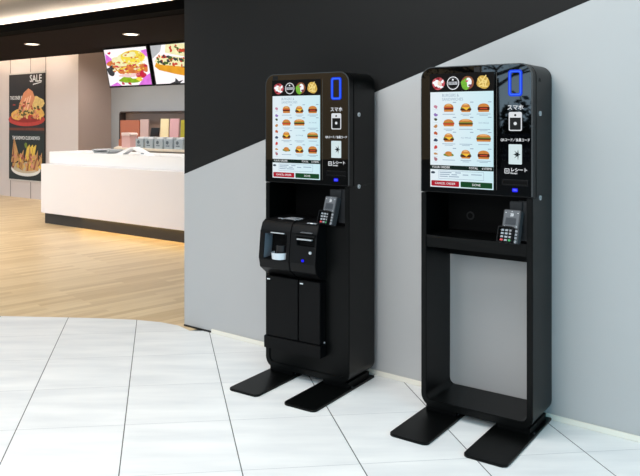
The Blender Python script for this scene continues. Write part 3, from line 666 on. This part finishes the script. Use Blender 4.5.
# ------------------------------------------------------------------ outside, seen only as reflections in the black glass
def out(th, R): return (-R * cos(radians(th)), 4 - R * sin(radians(th)))
(xa, ya), (xb, yb) = out(2, 26), out(34.3, 26)
ang = math.atan2(yb - ya, xb - xa); ln = math.hypot(xb - xa, yb - ya)
o = MB().box(0, ln, -.2, .2, -.05, 7, mat('brown_facade', (176, 146, 112), .8, noise=.1, nscale=.6)).build('wall_outside'); o.location = (xa, ya, 0); o.rotation_euler.z = ang; struct(o)
(xa, ya), (xb, yb) = out(34.8, 25), out(50, 25)
ang = math.atan2(yb - ya, xb - xa); ln = math.hypot(xb - xa, yb - ya)
t = thing('garden_fence', 'dark railing fence reflected in right kiosk glass below the trees', 'fence', (xa, ya, -.04), ang)
FM = mat('dark_blue_fence', (38, 44, 58), .7)
m = MB()
for k in range(60): m.box(ln * k / 60, ln * k / 60 + .05, -.02, .02, 0, 1.05, FM)
m.build('railing', t); MB().box(0, ln, -.03, .03, .95, 1.02, FM).box(0, ln, -.03, .03, .1, .16, FM).build('rail', t)
LEAF = mat('dark_leaf', (34, 42, 30), .8, noise=.5, nscale=1); BARK = mat('dark_bark', (34, 28, 24), .9)
def leaves(m, c, rad, n, sz, R_):
    for _ in range(n):
        p = Vector(c) + Vector([R_.gauss(0, 1) * rad * .5 for _ in range(3)])
        a = Vector([R_.uniform(-1, 1) for _ in range(3)]).normalized() * sz; b = a.orthogonal().normalized() * sz * .6
        m.add([p - a, p + b, p + a, p - b], [(0, 1, 2, 3)], LEAF)
R_ = random.Random(3)
tx, ty = out(36.2, 20)
t = thing('tree', 'dark leafy tree reflected in the glass of right kiosk', 'tree', (tx, ty, -.04))
tr = MB(); lv = MB()
tr.tube((0, 0, 0), (.1, .1, 2.9), .16, .12, BARK); 
def grow(p, d, L_, r, dep):
    q = p + d * L_; tr.tube(p, q, r, r * .65, BARK, 6)
    if dep == 0: leaves(lv, q, .4, 13, .06, R_); return
    if dep < 3: leaves(lv, q, .35, 5, .06, R_)
    for _ in range(3):
        nd = (d + Vector((R_.uniform(-1, 1), R_.uniform(-1, 1), R_.uniform(-.3, .45))) * .75).normalized(); grow(q, nd, L_ * R_.uniform(.65, .85), r * .62, dep - 1)
for k in range(5):
    a = k * 1.257; grow(Vector((.1, .1, 2.6 + .1 * k)), Vector((cos(a), sin(a), .35)).normalized(), 1.0, .06, 3)
tr.build('trunk', t); lv.build('foliage', t)
hx, hy = out(46, 28.5)
t = thing('hedge', 'dark hedge reflected behind the fence in right kiosk glass', 'hedge', (hx, hy, -.04))
m = MB(); R2 = random.Random(9)
for k in range(40):
    s_ = -6 + 12 * k / 39; leaves(m, (s_ * sin(radians(40)), -s_ * cos(radians(40)), .7 + .7 * R2.random() * (1 + .6 * sin(k * .5))), .9, 70, .2, R2)
m.build('foliage', t)

# ------------------------------------------------------------------ downlight bulbs and added fill lights
def area(name, loc, size, power, col, rot=(0, 0, 0), sy=None):
    l = bpy.data.lights.new(name, 'AREA'); l.energy = power; l.color = col; l.shape = 'RECTANGLE'; l.size = size; l.size_y = sy or size
    o = bpy.data.objects.new(name, l); COL.objects.link(o); o.location = loc; o.rotation_euler = rot; return o
def spot(name, loc, power, col, ang=120, blend=.8, rad=.08):
    l = bpy.data.lights.new(name, 'SPOT'); l.energy = power; l.color = col; l.spot_size = radians(ang); l.spot_blend = blend; l.shadow_soft_size = rad
    o = bpy.data.objects.new(name, l); COL.objects.link(o); o.location = loc; return o
def aim(loc, tgt): return (Vector(tgt) - Vector(loc)).to_track_quat('-Z', 'Y').to_euler()
area('hall_overhead_fill', (-1.5, 2.5, 4.2), 3.6, 165, (1, .97, .93), sy=3.2)  # added overhead fill to brighten the tile floor; no such lamp seen
L1 = (-3.2, -1.2, 3.6); area('added_soft_fill', L1, 2.4, 120, (1, .96, .9), aim(L1, (-.7, 5.0, 1.0)), sy=1.8)  # soft light added to reach the upright wall; not a seen window
L2 = (3.6, -1.6, 2.6); area('added_soft_fill', L2, 2.6, 82, (.16, .8, 1), aim(L2, (2.2, 3.2, 1.5)), sy=2.2)  # cool light added to tint the right wall; no window known there
area('restaurant_fill', B(1.2, -3.0, 2.97), 1.2, 95, (1, .96, .93), (0, 0, -BA), sy=1.0)  # fill added inside the restaurant, out of view; not a known fixture
area('restaurant_fill', B(-2.5, -3.0, 2.97), 1.2, 190, (1, .97, .94), (0, 0, -BA), sy=1.0)  # second unseen fill, added to lift the cream wall side
for a, b in ((.172, -.239), (2.259, -.179)): spot('downlight_bulb', B(a, b, 2.575), 30, (1, .93, .86))
for a in (-.9, .3, 1.5): spot('kitchen_fill_spot', B(a, 1.55, 2.9), 64, (1, .97, .94), 140)  # unseen spots added above the soffit to brighten the kitchen
for a in (-2.3, -3.5, -4.7, -5.9): spot('wall_fill_spot', B(a, 1.3, 2.9), 19, (1, .95, .9), 150)  # hidden spots added in the cove gap to lighten the cream wall
for a in (.8, 2.0, 3.2): spot('counter_fill_spot', B(a, .55, 2.55), 40, (1, .98, .96), 75)  # extra spots added to whiten the counter top; no fixtures there
LF = (-17, 0, 6.5); area('facade_fill', LF, 4, 260, (1, .9, .74), aim(LF, (-24, -4, 2.5)), sy=2)  # unseen light added so the brown facade shows in the glass
